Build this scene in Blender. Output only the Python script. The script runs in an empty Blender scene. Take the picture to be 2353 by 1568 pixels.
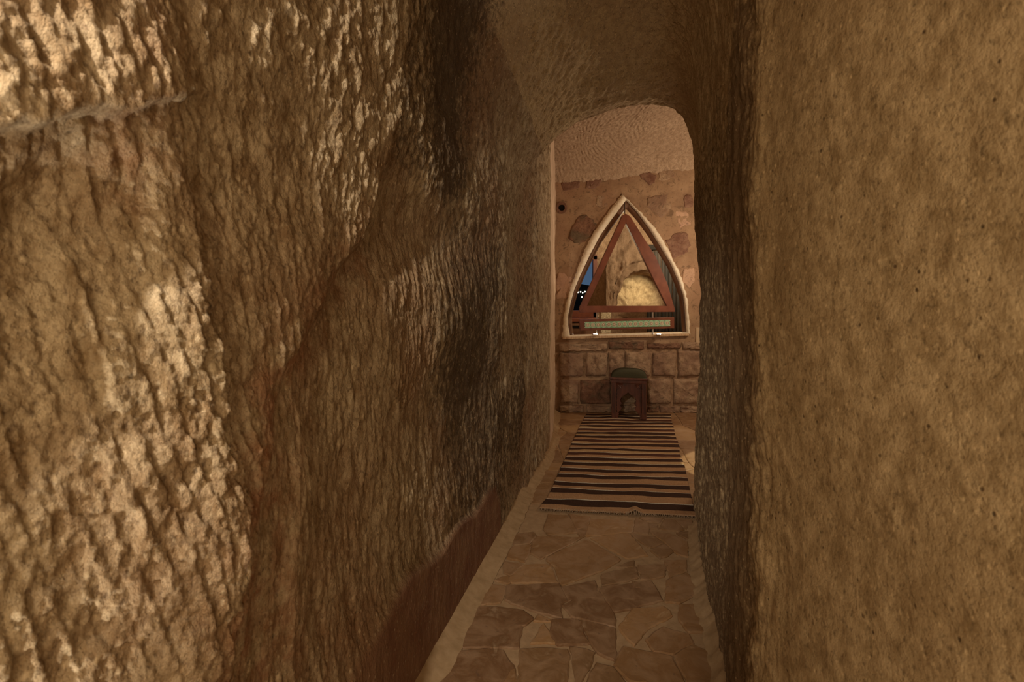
import bpy, bmesh, math, random
import numpy as np
from mathutils import Vector
random.seed(7)
C = bpy.context.scene.collection
sc = bpy.context.scene
PI = math.pi
F, CX, HY, CAMZ = 1111.0, 1176.5, 690.0, 1.15      # focal length in pixels, principal column, horizon row, eye height

# ------------------------------------------------------------------ camera
cd = bpy.data.cameras.new('camera'); cam = bpy.data.objects.new('camera', cd); C.objects.link(cam)
cam.location = (0, 0, CAMZ); cam.rotation_euler = (PI/2, 0, 0)
cd.sensor_width = 36; cd.lens = 36*F/2353; cd.shift_y = -(784-HY)/2353
cd.clip_start = .02
cd.dof.use_dof = True; cd.dof.focus_distance = 2.9; cd.dof.aperture_fstop = 6.3
sc.camera = cam
# ------------------------------------------------------------------ world and lights
w = bpy.data.worlds.new('dusk'); sc.world = w; w.use_nodes = True
w.node_tree.nodes['Background'].inputs[0].default_value = (.15, .27, .46, 1)
w.node_tree.nodes['Background'].inputs[1].default_value = .42
sc.view_settings.view_transform = 'Standard'; sc.view_settings.look = 'None'
sc.view_settings.exposure = 0.0; sc.view_settings.gamma = 1; sc.view_settings.use_curve_mapping = False

def lamp(name, kind, loc, power, col, size=.1, target=None, angle=60, blend=.5):
    l = bpy.data.lights.new(name, kind); o = bpy.data.objects.new(name, l); C.objects.link(o)
    o.location = loc; l.energy = power; l.color = col
    if kind == 'AREA': l.size = size
    else: l.shadow_soft_size = size
    if kind == 'SPOT': l.spot_size = math.radians(angle); l.spot_blend = blend
    if target is not None:
        d = Vector(target)-Vector(loc); o.rotation_euler = d.to_track_quat('-Z', 'Y').to_euler()
    return o
WARM = (1.0, .82, .56)
lamp('cave_lamp_high', 'SPOT', (-.615, -.28, 1.98), 120, (1, .90, .76), .02, (-.47, .80, 1.40), 60, .6)
lamp('added_low_graze', 'SPOT', (-.572, .06, .14), 48, (1, .94, .80), .008, (-.545, .33, .78), 48, .6)  # unseen added spot, rakes up the left wall for bright patches
lamp('added_soft_fill', 'POINT', (-.28, -.75, 1.30), 30, WARM, .25)  # added source behind the camera, gives ambient fill
lamp('added_side_fill', 'POINT', (.30, -.45, .95), 13, WARM, .12)  # second added fill, lifts the left wall beyond the step
lamp('room_lamp', 'POINT', (2.3, 3.8, 1.75), 44, (1, .80, .58), .12)
lamp('room_uplight', 'SPOT', (2.0, 4.3, .5), 36, (1, .80, .62), .08, (1.0, 4.2, 2.6), 100, .7)
lamp('floor_spot', 'SPOT', (2.3, 3.3, 2.2), 170, (1, .94, .66), .01, (1.63, 3.30, 0), 21, .08)
lamp('niche_lamp', 'SPOT', (2.2, 2.75, 1.50), 34, (1, .90, .55), .02, (1.85, 2.2, 1.05), 85, .9)
lamp('back_room_lamp', 'POINT', (1.9, 5.8, 2.05), 60, (1, .82, .55), .12)

# ------------------------------------------------------------------ helpers
def uw(px, py, y):                                   # pixel -> point at depth y
    return (px-CX)/F*y, CAMZ+(HY-py)/F*y
def uf(px, py):                                      # pixel -> floor point
    y = F*CAMZ/(py-HY); return (px-CX)/F*y, y

def hash3(ix, iy, iz):
    n = (ix.astype(np.int64)*374761393 + iy.astype(np.int64)*668265263 + iz.astype(np.int64)*2147483647) & 0xffffffff
    n = ((n ^ (n >> 13))*1274126177) & 0xffffffff
    n = ((n ^ (n >> 15))*2246822519) & 0xffffffff
    return ((n ^ (n >> 16)) & 0xffff)/65535.0*2-1
def vn(x, y, z):
    x = np.asarray(x, float); y = np.asarray(y, float); z = np.asarray(z, float)
    x, y, z = np.broadcast_arrays(x, y, z)
    ix, iy, iz = np.floor(x), np.floor(y), np.floor(z)
    fx, fy, fz = x-ix, y-iy, z-iz
    u, v, t = [f*f*f*(f*(f*6-15)+10) for f in (fx, fy, fz)]
    r = 0
    for a in (0, 1):
        for b in (0, 1):
            for c in (0, 1):
                r = r + hash3(ix+a, iy+b, iz+c)*(u if a else 1-u)*(v if b else 1-v)*(t if c else 1-t)
    return r
def fbm(x, y, z, o=4, g=.5):
    r = 0; a = 1; s = 1
    for i in range(o):
        r = r + a*vn(x*s+i*17.3, y*s+i*9.1, z*s+i*3.7); a *= g; s *= 2.03
    return r
def ss(a, b, x):
    t = np.clip((x-a)/(b-a), 0, 1); return t*t*(3-2*t)

def link(name, me, mats, parent=None, smooth=True):
    if not isinstance(mats, (list, tuple)): mats = [mats]
    for m in mats: me.materials.append(m)
    if smooth: me.polygons.foreach_set('use_smooth', [True]*len(me.polygons))
    o = bpy.data.objects.new(name, me); C.objects.link(o)
    if parent is not None: o.parent = parent
    return o
def grid_obj(name, P, mats, attrs=None, flip=False, parent=None):
    R, K = P.shape[:2]
    me = bpy.data.meshes.new(name)
    idx = np.arange(R*K).reshape(R, K)
    q = np.stack([idx[:-1, :-1], idx[1:, :-1], idx[1:, 1:], idx[:-1, 1:]], -1).reshape(-1, 4)
    if flip: q = q[:, ::-1]
    me.vertices.add(R*K); me.vertices.foreach_set('co', P.reshape(-1).astype(np.float32))
    me.loops.add(q.size); me.loops.foreach_set('vertex_index', q.reshape(-1).astype(np.int32))
    me.polygons.add(len(q)); me.polygons.foreach_set('loop_start', np.arange(0, q.size, 4, dtype=np.int32))
    me.polygons.foreach_set('loop_total', np.full(len(q), 4, dtype=np.int32))
    me.update(calc_edges=True)
    for k, a in (attrs or {}).items():
        at = me.attributes.new(k, 'FLOAT', 'POINT'); at.data.foreach_set('value', a.reshape(-1).astype(np.float32))
    return link(name, me, mats, parent)
def normals(P):
    a = np.gradient(P, axis=0); b = np.gradient(P, axis=1)
    n = np.cross(a, b); return n/(np.linalg.norm(n, axis=-1, keepdims=True)+1e-9)
def obj(name, bm, mats, parent=None, smooth=False):
    bmesh.ops.recalc_face_normals(bm, faces=bm.faces)
    me = bpy.data.meshes.new(name); bm.to_mesh(me); bm.free()
    return link(name, me, mats, parent, smooth)
def struct(o): o['kind'] = 'structure'; return o
def tag(o, label, cat, group=None):
    o['label'] = label; o['category'] = cat
    if group: o['group'] = group
    return o
def empty(name, loc):
    o = bpy.data.objects.new(name, None); C.objects.link(o); o.location = loc; o.empty_display_size = .1
    return o
def box(bm, x0, x1, y0, y1, z0, z1, mi=0, bev=0):
    g = bmesh.ops.create_cube(bm, size=1)['verts']
    for v in g: v.co = Vector(((x0+x1)/2+v.co.x*(x1-x0), (y0+y1)/2+v.co.y*(y1-y0), (z0+z1)/2+v.co.z*(z1-z0)))
    fs = {f for v in g for f in v.link_faces}
    for f in fs: f.material_index = mi
    if bev:
        es = list({e for v in g for e in v.link_edges})
        r = bmesh.ops.bevel(bm, geom=es, offset=bev, segments=2, affect='EDGES', profile=.5)
        for f in r['faces']: f.material_index = mi
def prism(bm, pts, y0, y1, mi=0, bev=0):              # polygon in x,z extruded along y
    a = [bm.verts.new((x, y0, z)) for x, z in pts]; b = [bm.verts.new((x, y1, z)) for x, z in pts]
    fs = [bm.faces.new(a), bm.faces.new(b[::-1])]
    n = len(pts)
    for i in range(n): fs.append(bm.faces.new((a[i], b[i], b[(i+1) % n], a[(i+1) % n])))
    for f in fs: f.material_index = mi
    if bev:
        r = bmesh.ops.bevel(bm, geom=list(fs[0].edges)+list(fs[1].edges), offset=bev, segments=2, affect='EDGES')
        for f in r['faces']: f.material_index = mi
def tube(bm, p, q, r, n=12, mi=0, r2=None):
    p = Vector(p); q = Vector(q); d = (q-p).normalized(); r2 = r if r2 is None else r2
    u = d.orthogonal().normalized(); v = d.cross(u)
    A = [bm.verts.new(p+(u*math.cos(t)+v*math.sin(t))*r) for t in [2*PI*i/n for i in range(n)]]
    B = [bm.verts.new(q+(u*math.cos(t)+v*math.sin(t))*r2) for t in [2*PI*i/n for i in range(n)]]
    fs = [bm.faces.new(A[::-1]), bm.faces.new(B)]
    for i in range(n): fs.append(bm.faces.new((A[i], A[(i+1) % n], B[(i+1) % n], B[i])))
    for f in fs: f.material_index = mi
def resample(pts, n):
    P = np.array(pts, float); d = np.r_[0, np.cumsum(np.hypot(*np.diff(P, axis=0).T))]
    t = np.linspace(0, d[-1], n); return np.stack([np.interp(t, d, P[:, 0]), np.interp(t, d, P[:, 1])], 1)

# ------------------------------------------------------------------ materials
class NT:
    def __init__(s, name):
        s.m = bpy.data.materials.new(name); s.m.use_nodes = True; s.t = s.m.node_tree; s.n = s.t.nodes
        s.b = s.n['Principled BSDF']; s.tc = s.n.new('ShaderNodeTexCoord')
        s.b.inputs['Roughness'].default_value = .9; s.b.inputs['Specular IOR Level'].default_value = .15
    def mapn(s, sc=(1, 1, 1), rot=(0, 0, 0)):
        m = s.n.new('ShaderNodeMapping'); s.t.links.new(s.tc.outputs['Object'], m.inputs[0])
        m.inputs['Scale'].default_value = sc; m.inputs['Rotation'].default_value = rot; return m.outputs[0]
    def noise(s, scale, det=4, rough=.55, vec=None, dist=0):
        n = s.n.new('ShaderNodeTexNoise'); n.inputs['Scale'].default_value = scale; n.inputs['Detail'].default_value = det
        n.inputs['Roughness'].default_value = rough; n.inputs['Distortion'].default_value = dist
        s.t.links.new(vec if vec is not None else s.tc.outputs['Object'], n.inputs['Vector']); return n.outputs['Fac']
    def vor(s, scale, vec=None, out='Distance', feat='F1'):
        n = s.n.new('ShaderNodeTexVoronoi'); n.inputs['Scale'].default_value = scale; n.feature = feat
        s.t.links.new(vec if vec is not None else s.tc.outputs['Object'], n.inputs['Vector']); return n.outputs[out]
    def ramp(s, fac, stops, interp='LINEAR'):
        r = s.n.new('ShaderNodeValToRGB'); r.color_ramp.interpolation = interp
        e = r.color_ramp.elements
        while len(e) < len(stops): e.new(.5)
        for k, (p, c) in enumerate(stops):
            e[k].position = p
            e[k].color = (c, c, c, 1) if isinstance(c, (int, float)) else (*c, 1)
        s.t.links.new(fac, r.inputs[0]); return r.outputs[0]
    def mix(s, fac, a, b, mode='MIX'):
        m = s.n.new('ShaderNodeMix'); m.data_type = 'RGBA'; m.blend_type = mode
        for v, i in ((fac, 0), (a, 6), (b, 7)):
            if isinstance(v, (int, float)): m.inputs[i].default_value = v
            elif isinstance(v, tuple): m.inputs[i].default_value = (*v, 1)
            else: s.t.links.new(v, m.inputs[i])
        return m.outputs[2]
    def math(s, op, a, b=None, c=None):
        m = s.n.new('ShaderNodeMath'); m.operation = op
        for i, v in enumerate((a, b, c)):
            if v is None: continue
            if isinstance(v, (int, float)): m.inputs[i].default_value = v
            else: s.t.links.new(v, m.inputs[i])
        return m.outputs[0]
    def attr(s, name, out='Fac'):
        a = s.n.new('ShaderNodeAttribute'); a.attribute_name = name; return a.outputs[out]
    def sep(s):
        x = s.n.new('ShaderNodeSeparateXYZ'); s.t.links.new(s.tc.outputs['Object'], x.inputs[0]); return x.outputs
    def col(s, c):
        if isinstance(c, tuple): s.b.inputs['Base Color'].default_value = (*c, 1)
        else: s.t.links.new(c, s.b.inputs['Base Color'])
        return s
    def bump(s, h, strength=.5, dist=.01, prev=None):
        b = s.n.new('ShaderNodeBump'); b.inputs['Strength'].default_value = strength; b.inputs['Distance'].default_value = dist
        s.t.links.new(h, b.inputs['Height'])
        if prev is not None: s.t.links.new(prev, b.inputs['Normal'])
        s.t.links.new(b.outputs[0], s.b.inputs['Normal']); return b.outputs[0]
    def rough(s, v, spec=None):
        s.b.inputs['Roughness'].default_value = v
        if spec is not None: s.b.inputs['Specular IOR Level'].default_value = spec
        return s

TUFF = ((.40, .27, .135), (.58, .42, .23), (.30, .165, .085))
def rock(name, cols=TUFF, stretch=(1, 1, 1), fine=1.0, bstr=.6, soot_shade=True, gray=(.082, .049, .027), pores=.5, tint=None):
    t = NT(name); c1, c2, c3 = cols
    v = t.mapn(stretch)
    big = t.noise(2.2, 3); mid = t.noise(26*fine, 6, .68, v); fin = t.noise(110*fine, 5, .65, v)
    c = t.mix(t.ramp(mid, [(.38, 0.), (.62, 1.)]), c1, c2)
    c = t.mix(t.ramp(big, [(.45, 0.), (.70, .75)]), c, c3)
    # pale pumice grains and dark pores of the tuff
    g = t.vor(60*fine, v); c = t.mix(t.ramp(g, [(.10, .6), (.24, 0.)]), c, tuple(min(1, k*1.3) for k in c2))
    c = t.mix(t.ramp(fin, [(.30, .75), (.46, 0.)]), c, tuple(k*.38 for k in c3))
    sp = t.vor(27*fine, t.mapn(tuple(k*1.1+.1 for k in stretch)))
    c = t.mix(t.ramp(sp, [(.05, pores), (.10, 0.)]), c, (.05, .028, .016))
    if soot_shade:
        s = t.attr('soot_shade'); th = t.noise(48*fine, 4, .62, v)
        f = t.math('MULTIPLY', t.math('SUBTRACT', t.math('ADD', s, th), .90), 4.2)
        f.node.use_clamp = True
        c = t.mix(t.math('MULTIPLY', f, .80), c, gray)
        p = t.attr('plaster'); c = t.mix(p, c, t.mix(t.ramp(t.noise(9, 4), [(.35, 0.), (.65, 1.)]), (.25, .12, .07), (.33, .185, .105)))
        r = t.attr('red'); rn = t.ramp(t.noise(14, 4, .6), [(.40, 0.), (.62, 1.)])
        c = t.mix(t.math('MULTIPLY', r, rn), c, (.32, .135, .065))
    ps = t.vor(75*fine, t.mapn(tuple(k*.9+.1 for k in stretch)))
    c = t.mix(t.ramp(ps, [(.10, .55), (.20, 0.)]), c, c2)  # pale specks painted in as grit catching the light
    t.col(c)
    crisp = t.math('ABSOLUTE', t.math('SUBTRACT', t.noise(62*fine, 5, .7, v), .5))
    h = t.math('ADD', t.math('MULTIPLY', mid, .5), t.math('MULTIPLY', fin, .7))
    h = t.math('SUBTRACT', h, t.math('MULTIPLY', crisp, 1.1))
    h = t.math('SUBTRACT', h, t.math('MULTIPLY', t.ramp(sp, [(.04, 1.), (.12, 0.)]), .5*pores))
    b = t.bump(h, bstr, .012)
    t.bump(t.noise(300, 4, .7), .7*bstr, .0035, b)
    return t.m
M = {}
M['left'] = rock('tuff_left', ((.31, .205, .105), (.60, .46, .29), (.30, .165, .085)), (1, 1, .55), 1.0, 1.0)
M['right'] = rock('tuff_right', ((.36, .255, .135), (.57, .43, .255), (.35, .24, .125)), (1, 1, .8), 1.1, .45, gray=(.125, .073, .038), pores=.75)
M['vault'] = rock('tuff_vault', ((.44, .31, .17), (.60, .44, .25), (.38, .25, .14)), (1.2, .7, 1), 1.1, .7)
M['room_rock'] = rock('tuff_room', ((.42, .28, .17), (.62, .44, .29), (.44, .29, .18)), (1, 1, .6), 1.4, 1.0, soot_shade=False)
M['rear'] = rock('tuff_rear', TUFF, (1, 1, 1), 1, .7, soot_shade=False)

def simple(name, c, r=.7, spec=.2, noise=None, c2=None, bump=0, sc=(1, 1, 1), metal=0):
    t = NT(name); t.rough(r, spec); t.b.inputs['Metallic'].default_value = metal
    if noise:
        n = t.noise(noise, 5, .6, t.mapn(sc)); t.col(t.mix(t.ramp(n, [(.35, 0.), (.65, 1.)]), c, c2))
        if bump: t.bump(n, bump, .004)
    else: t.col(c)
    return t.m
M['plaster'] = simple('lime_plaster', (.70, .58, .42), .9, .1, 30, (.84, .75, .58), .6)
M['reveal'] = simple('pink_plaster', (.46, .32, .21), .9, .1, 25, (.62, .46, .32), .6, (1, 1, .15))
M['render'] = simple('wall_render', (.40, .22, .12), .92, .1, 6, (.52, .31, .18), .6)
M['sill'] = simple('sill_stone', (.42, .27, .15), .7, .2, 26, (.60, .42, .25), .3, (3, 1, 1))
M['wood'] = simple('red_wood', (.13, .036, .018), .35, .45, 9, (.20, .062, .030), .15, (1, 1, 1))
M['wood2'] = simple('niche_wood', (.13, .060, .030), .5, .35, 12, (.20, .10, .05), .15, (1, 1, .3))
M['stoolwood'] = simple('carved_walnut', (.055, .018, .010), .4, .4, 25, (.13, .042, .022), .3, (1, 1, .3))
M['stooldark'] = simple('carving_dark_brown', (.022, .012, .008), .5, .3)  # even dark brown for notches, leg strips and hanging rod
M['cushion'] = simple('green_felt', (.038, .036, .020), .95, .1, 200, (.055, .050, .028), .2)
M['steel'] = simple('brushed_steel', (.75, .75, .74), .25, .5, metal=1)
M['mirror'] = simple('mirror_silver', (.86, .86, .80), .015, .5, metal=1)
M['black'] = simple('dark_void', (.01, .008, .006), .9, .1)
M['tgreen'] = simple('tile_green', (.13, .30, .16), .25, .5, 90, (.22, .42, .25), .1)
M['tpale'] = simple('tile_pale_green', (.45, .62, .42), .25, .5)
M['tcream'] = simple('tile_cream', (.80, .74, .52), .25, .5)
M['tbrown'] = simple('tile_brown', (.16, .05, .03), .3, .5)
M['plate'] = simple('socket_plastic', (.50, .36, .22), .4, .4)
M['curtain'] = simple('dark_cane', (.016, .014, .012), .7, .2, 20, (.04, .03, .022), .2, (1, 1, .2))
M['pstone'] = simple('speckled_stone', (.25, .19, .11), .8, .2, 60, (.75, .66, .46), .4)

# ------------------------------------------------------------------ corridor loft
def ip(x, xs, ys):                                   # smooth interpolation of key values
    xs = np.array(xs, float); ys = np.array(ys, float)
    m = np.gradient(ys, xs); x = np.clip(x, xs[0], xs[-1])
    i = np.clip(np.searchsorted(xs, x, side='right')-1, 0, len(xs)-2)
    h = xs[i+1]-xs[i]; t = (x-xs[i])/h
    return (2*t**3-3*t**2+1)*ys[i]+(t**3-2*t**2+t)*h*m[i]+(-2*t**3+3*t**2)*ys[i+1]+(t**3-t**2)*h*m[i+1]
Y0, Y1 = -1.6, 2.95
# stations denser where the lens is close
ys = np.concatenate([np.linspace(Y0, .25, 90)[:-1], np.linspace(.25, 1.6, 470)[:-1], np.linspace(1.6, Y1, 300)])
nL, nA, nB, nR = 620, 170, 120, 400
xLf = lambda y: ip(y, [-1.6, 0, 1, 2.2, 3.0], [-.85, -.628, -.386, -.094, .10])
xRf = lambda y: ip(y, [-1.6, 0, .5, 1.0, 1.2, 1.455, 2.0, 2.6, 2.95], [.72, .55, .545, .535, .56, .645, .79, .935, 1.02])
Hf = lambda y: ip(y, [-1.6, 1.2, 1.6, 2.0, 2.5, 2.95], [2.95, 2.9, 2.75, 2.58, 2.40, 2.245])
xar = lambda y: ip(y, [-1.6, 1.5, 2.2, 2.95], [.5, .52, .62, .74])
hsL = lambda y: ip(y, [-1.6, 1.5, 2.95], [1.9, 1.9, 1.72])
hsR = lambda y: ip(y, [-1.6, 1.5, 2.95], [1.9, 1.95, 1.80])
def profile(y):
    xl, xr, H, hl, hr = xLf(y), xRf(y), Hf(y), hsL(y), hsR(y); xa = xl+(xr-xl)*xar(y)
    pts = [np.stack([np.full(nL, xl), np.linspace(-.03, hl, nL)], 1)]
    f = np.linspace(0, PI/2, nA+1)[1:]; e = 2/2.15
    pts.append(np.stack([xa-(xa-xl)*np.cos(f).clip(0)**e, hl+(H-hl)*np.sin(f)**e], 1))
    f = np.linspace(PI/2, 0, nB+1)[1:]; e = 2/2.4
    pts.append(np.stack([xa+(xr-xa)*np.cos(f).clip(0)**e, hr+(H-hr)*np.sin(f)**e], 1))
    pts.append(np.stack([np.full(nR, xr), np.linspace(hr, -.03, nR+1)[1:]], 1))
    return np.concatenate(pts)
prof = np.stack([profile(y) for y in ys])            # stations x ring x 2
ncol = prof.shape[1]; U = np.linspace(0, 1, ncol)[None, :]
Yg = np.repeat(ys[:, None], ncol, 1)
uu = np.clip((prof[..., 0]-.08)/.95, 0, 1)
Yg = Yg-.22*uu*ss(1.8, 2.95, Yg)                      # the mouth is cut slightly askew: the right jamb ends sooner
P = np.stack([prof[..., 0], Yg, prof[..., 1]], -1)
X, Y, Z = P[..., 0], P[..., 1], P[..., 2]
N = normals(P)
cen = np.stack([np.broadcast_to(((xLf(ys)+xRf(ys))/2)[:, None], X.shape), Y, np.full_like(X, 1.2)], -1)
sg = np.sign(np.sum((cen-P)*N, -1, keepdims=True)); N = N*np.median(sg)   # towards the open side
sideL = 1-ss(.30, .42, U)*np.ones_like(X); sideR = ss(.62, .72, U)*np.ones_like(X)
mid = 1-sideL-sideR
d = .035*fbm(X*1.7, Y*1.7, Z*1.5, 3)*ss(-.1, .4, Z)     # broad unevenness
d *= 1-.6*sideR
# --- left wall: near shell standing proud, its edge, the ledge and the ridge
yb = np.interp(Z, [0, .6, .75, .99, 1.19, 1.35, 1.6, 2.0, 2.8], [.71, .735, .76, .83, 1.05, 1.2, 1.30, 1.31, 1.36])
yb = yb+.02*fbm(Z*7, Z*0+3.1, Z*0, 3)
Dp = np.interp(Z, [0, .75, 1.0, 1.2, 1.4, 1.7, 2.8], [.015, .018, .022, .035, .09, .15, .15])
step = Dp*ss(0, .09, Y-yb)*(1-ss(yb+.45, yb+1.25, Y))
d -= sideL*step
zl = np.interp(Y, [.2, .48, .63, .78], [1.18, 1.31, 1.40, 1.46])+.012*fbm(Y*18, Y*0, Y*0+5, 3)
ledge = .044*ss(0, .014, Z-zl)*(1-ss(.60, .80, Y))*(1-.6*ss(.25, .6, Z-zl))
hollow = -.02*np.exp(-((Z-zl+.10)/.09)**2)*(1-ss(.6, .8, Y))-.018*ss(0, -.1, Z-zl)*(1-ss(.5, .66, Y))
d += sideL*(ledge+hollow)
yr = np.interp(Z, [0, .6, .85, 1.0, 1.2, 1.35, 1.8, 2.6], [.66, .72, .74, .715, .695, .665, .62, .60])+.012*fbm(Z*9, Z*0+1.3, Z*0, 3)
t_ = (Y-yr); d += sideL*.022*np.where(t_ < 0, np.exp(-(t_/.09)**2), np.exp(-(t_/.035)**2))*ss(.4, .75, Z)
# second groin running down the lower wall
y2 = np.interp(Z, [0, .4, .8, 1.1], [.93, .90, .93, 1.0]); d += sideL*.018*np.exp(-((Y-y2)/.05)**2)*(1-ss(.7, 1.1, Z))
# chisel strokes
near = 1-ss(1.15, 1.5, Y)
lean = np.interp(Y, [.2, .75, .95, 1.3], [.33, .25, -.05, -.12])
wp = .012*fbm(X*9, Y*9, Z*5, 3)
ph = (Y+lean*(Z-1.1)+wp)/.0265
tt = ph-np.floor(ph)
saw = np.where(tt < .72, tt/.72, (1-tt)/.28)**.8
amp = np.clip(.55+.9*fbm(X*7, Y*7+np.floor(ph)*1.7, Z*7, 2), .05, 1.3)
inshell = 1-ss(-.02, .05, Y-yb)
inshell = inshell*(1-.5*ss(.02, -.08, Z-zl)*(1-.6*np.exp(-((Y-yr)/.07)**2)))
d += sideL*near*(.0035+.006*inshell)*amp*(saw-.5)
blk = fbm(X*34, Y*34, Z*22, 5, .66); d += sideL*(.0028+.0036*inshell)*blk+sideL*(.0014+.0022*inshell)*(.5-np.abs(fbm(X*75, Y*75, Z*60, 3, .6)))
d += sideL*(1-inshell)*.0042*fbm(X*52, Y*52, Z*11, 3, .6)
d += mid*(.0050*fbm(X*26, Y*40, Z*30, 4, .6)+.004*fbm(X*60+Y*20, Y*14, Z*20, 2))
edge = np.exp(-((Y-1.08)/.10)**2)
d += sideR*(.0016*fbm(X*24, Y*24, Z*24, 3, .5)+(.006*ss(.9, 1.15, Y))*fbm(X*45, Y*45, Z*9, 4, .6)+.010*edge*fbm(X*14, Y*14, Z*8+7, 4))
d -= sideR*.055*np.exp(-((Z-1.05)/.42)**2)*ss(2.0, 2.6, Y)
d += sideR*.012*np.exp(-((Y-1.03)/.05)**2)
# plaster skirting on the lower left
sk = np.interp(Y, [.9, 1.25, 1.4, 1.9, 2.25, 2.42], [.20, .30, .33, .30, .26, .0])
pl = sideL*(1-ss(-.015, .02, Z-sk-.03*fbm(X*5, Y*5, Z*5, 2)))*ss(1.0, 1.3, Y)*(1-ss(2.33, 2.42, Y))
d = d*(1-.85*pl)+.003*pl+.018*pl*ss(.16, .10, Z)*0
lower = ss(.10, .0, Z)*0
# close the skew at the mouth: round the lip outwards
lip = ss(2.80, 2.95, ys[:, None]*np.ones_like(X)); d -= (.05-.02*sideR)*lip**2*(1-sideL)
P = P+N*d[..., None]
soot_shade = sideL*ss(1.15, 1.85, Y)*(.56+.16*fbm(X*2, Y*2, Z*2, 2))*(1-.3*ss(2.85, 2.95, Y))*(1-.35*ss(1.5, 2.1, Z)*ss(1.9, 2.3, Y))
soot_shade = np.maximum(soot_shade, .52*ss(.0, .06, Y-yb)*ss(1.35, 1.6, Z)*(1-ss(.25, .75, Y-yb))*(1-sideR)*(1-ss(.25, .6, X+.25)))
soot_shade += .42*(1-ss(.0, .40, X+.15-.0*Y))*mid*ss(1.5, 1.7, Y)*(1-ss(2.3, 2.7, Y))
soot_shade += sideR*(.30*ss(.90, 1.0, Y)*(1-ss(1.1, 1.45, Y))+(.58-.14*ss(1.3, 2.0, Z))*ss(.93, 1.25, Y)+.10*fbm(X*2, Y*2, Z*1.5, 2)*ss(1.0, 1.3, Y))  # right wall: shade of the grazing face mixed into its colour
red = sideL*np.clip(.55*np.exp(-((Y-.62)/.06)**2)*ss(1.2, 1.35, Z)+.5*np.exp(-((Y-yb-.06)/.12)**2)*(1-ss(1.2, 1.4, Z))+.3*ss(.9, .4, Z)*ss(.7, .9, Y)*(1-ss(1.0, 1.3, Y))+.35*np.exp(-((Y-yb)/.07)**2), 0, .8)
cutL, cutR = nL+60, nL+nA+nB-45
def part(name, a, b, m):
    s = slice(a, b+1)
    o = grid_obj(name, P[:, s], m, {'soot_shade': soot_shade[:, s], 'plaster': pl[:, s], 'red': red[:, s]}, flip=True)
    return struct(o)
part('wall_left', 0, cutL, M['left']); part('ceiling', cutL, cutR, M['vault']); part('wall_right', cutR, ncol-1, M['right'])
# wall behind the camera
def rect_grid(p00, p10, p01, n, m):
    a = np.linspace(0, 1, n)[:, None, None]; b = np.linspace(0, 1, m)[None, :, None]
    p00, p10, p01 = map(np.array, (p00, p10, p01)); return p00+(p10-p00)*a+(p01-p00)*b
def rocky(G, amp, fs, st=(1, 1, 1)):
    n = normals(G); k = fbm(G[..., 0]*fs*st[0], G[..., 1]*fs*st[1], G[..., 2]*fs*st[2], 4, .55)
    return G+n*(amp*k)[..., None]
struct(grid_obj('wall_rear', rocky(rect_grid((-1.3, -1.55, -.05), (1.2, -1.55, -.05), (-1.3, -1.55, 3.3), 120, 120), .05, 4), M['rear']))

# ------------------------------------------------------------------ front wall of the far room (faces away), with mouth and niche
def wall_hole(loop, rect, y, n_r=40, amp=.02, lipin=None):
    x0, x1, z0, z1 = rect; cx, cz = (loop[:, 0].mean(), 1.2)
    R = []
    for x, z in loop:
        dx, dz = x-cx, z-cz; t = 1e9
        if dx > 1e-6: t = min(t, (x1-cx)/dx)
        if dx < -1e-6: t = min(t, (x0-cx)/dx)
        if dz > 1e-6: t = min(t, (z1-cz)/dz)
        if dz < -1e-6: t = min(t, (z0-cz)/dz)
        R.append((cx+dx*t, cz+dz*t))
    return np.array(R)
ring = P[-1, ::3]                                    # the displaced lip
outer = wall_hole(ring[:, [0, 2]], (-.25, 1.40, -.05, 3.3), 3)
a = np.linspace(0, 1, 40)[:, None, None]
O = np.stack([outer[:, 0], np.full(len(outer), 2.98), outer[:, 1]], 1)
G = ring[None]*(1-a)+O[None]*a
G[..., 1] += .03*np.sin(PI*a[..., 0])
k = fbm(G[..., 0]*9, G[..., 1]*9, G[..., 2]*9, 4); G[..., 1] += .012*k*ss(0, .15, a[..., 0])
struct(grid_obj('wall_mouth', G, M['room_rock']))
# niche to the right of the mouth, seen in the mirror
t = np.linspace(-PI/2, PI*1.5, 200, endpoint=True)
def sq(t, hw, hh, n): return np.stack([hw*np.sign(np.cos(t))*np.abs(np.cos(t))**(2/n), hh*np.sign(np.sin(t))*np.abs(np.sin(t))**(2/n)], 1)
lp = sq(t, .54, .84, 3.0)+np.array([1.98, .88])
on = wall_hole(lp, (1.33, 4.6, -.05, 3.3), 3)
# centre of projection differs from 1.2 only slightly; build wall face and tunnel as one surface
rows = []
for f in np.linspace(0, 1, 30): rows.append(np.stack([on[:, 0]*(1-f)+lp[:, 0]*f, np.full(200, 2.98)+.0*f, on[:, 1]*(1-f)+lp[:, 1]*f], 1))
def nrow(sc_, y): rows.append(np.stack([1.98+(lp[:, 0]-1.98)*sc_, np.full(200, y), .88+(lp[:, 1]-.88)*sc_], 1))
for f in np.linspace(.1, 1, 10): nrow(1-.02*f, 2.98-.14*f)          # shallow outer recess
for f in np.linspace(.1, 1, 6): nrow(.98-.13*f, 2.84)
for f in np.linspace(.04, 1, 28): nrow(.85-.06*f, 2.84-.58*f)       # deeper inner recess
for f in np.linspace(.04, 1, 24): nrow(.79*(1-f), 2.26-.10*math.sqrt(f))
G = np.stack(rows); G = rocky(G, .03, 10); G[..., 0] = np.maximum(G[..., 0], 1.33)
struct(grid_obj('wall_niche', G, M['room_rock']))

# ------------------------------------------------------------------ far room shell
YF = 4.95
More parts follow.
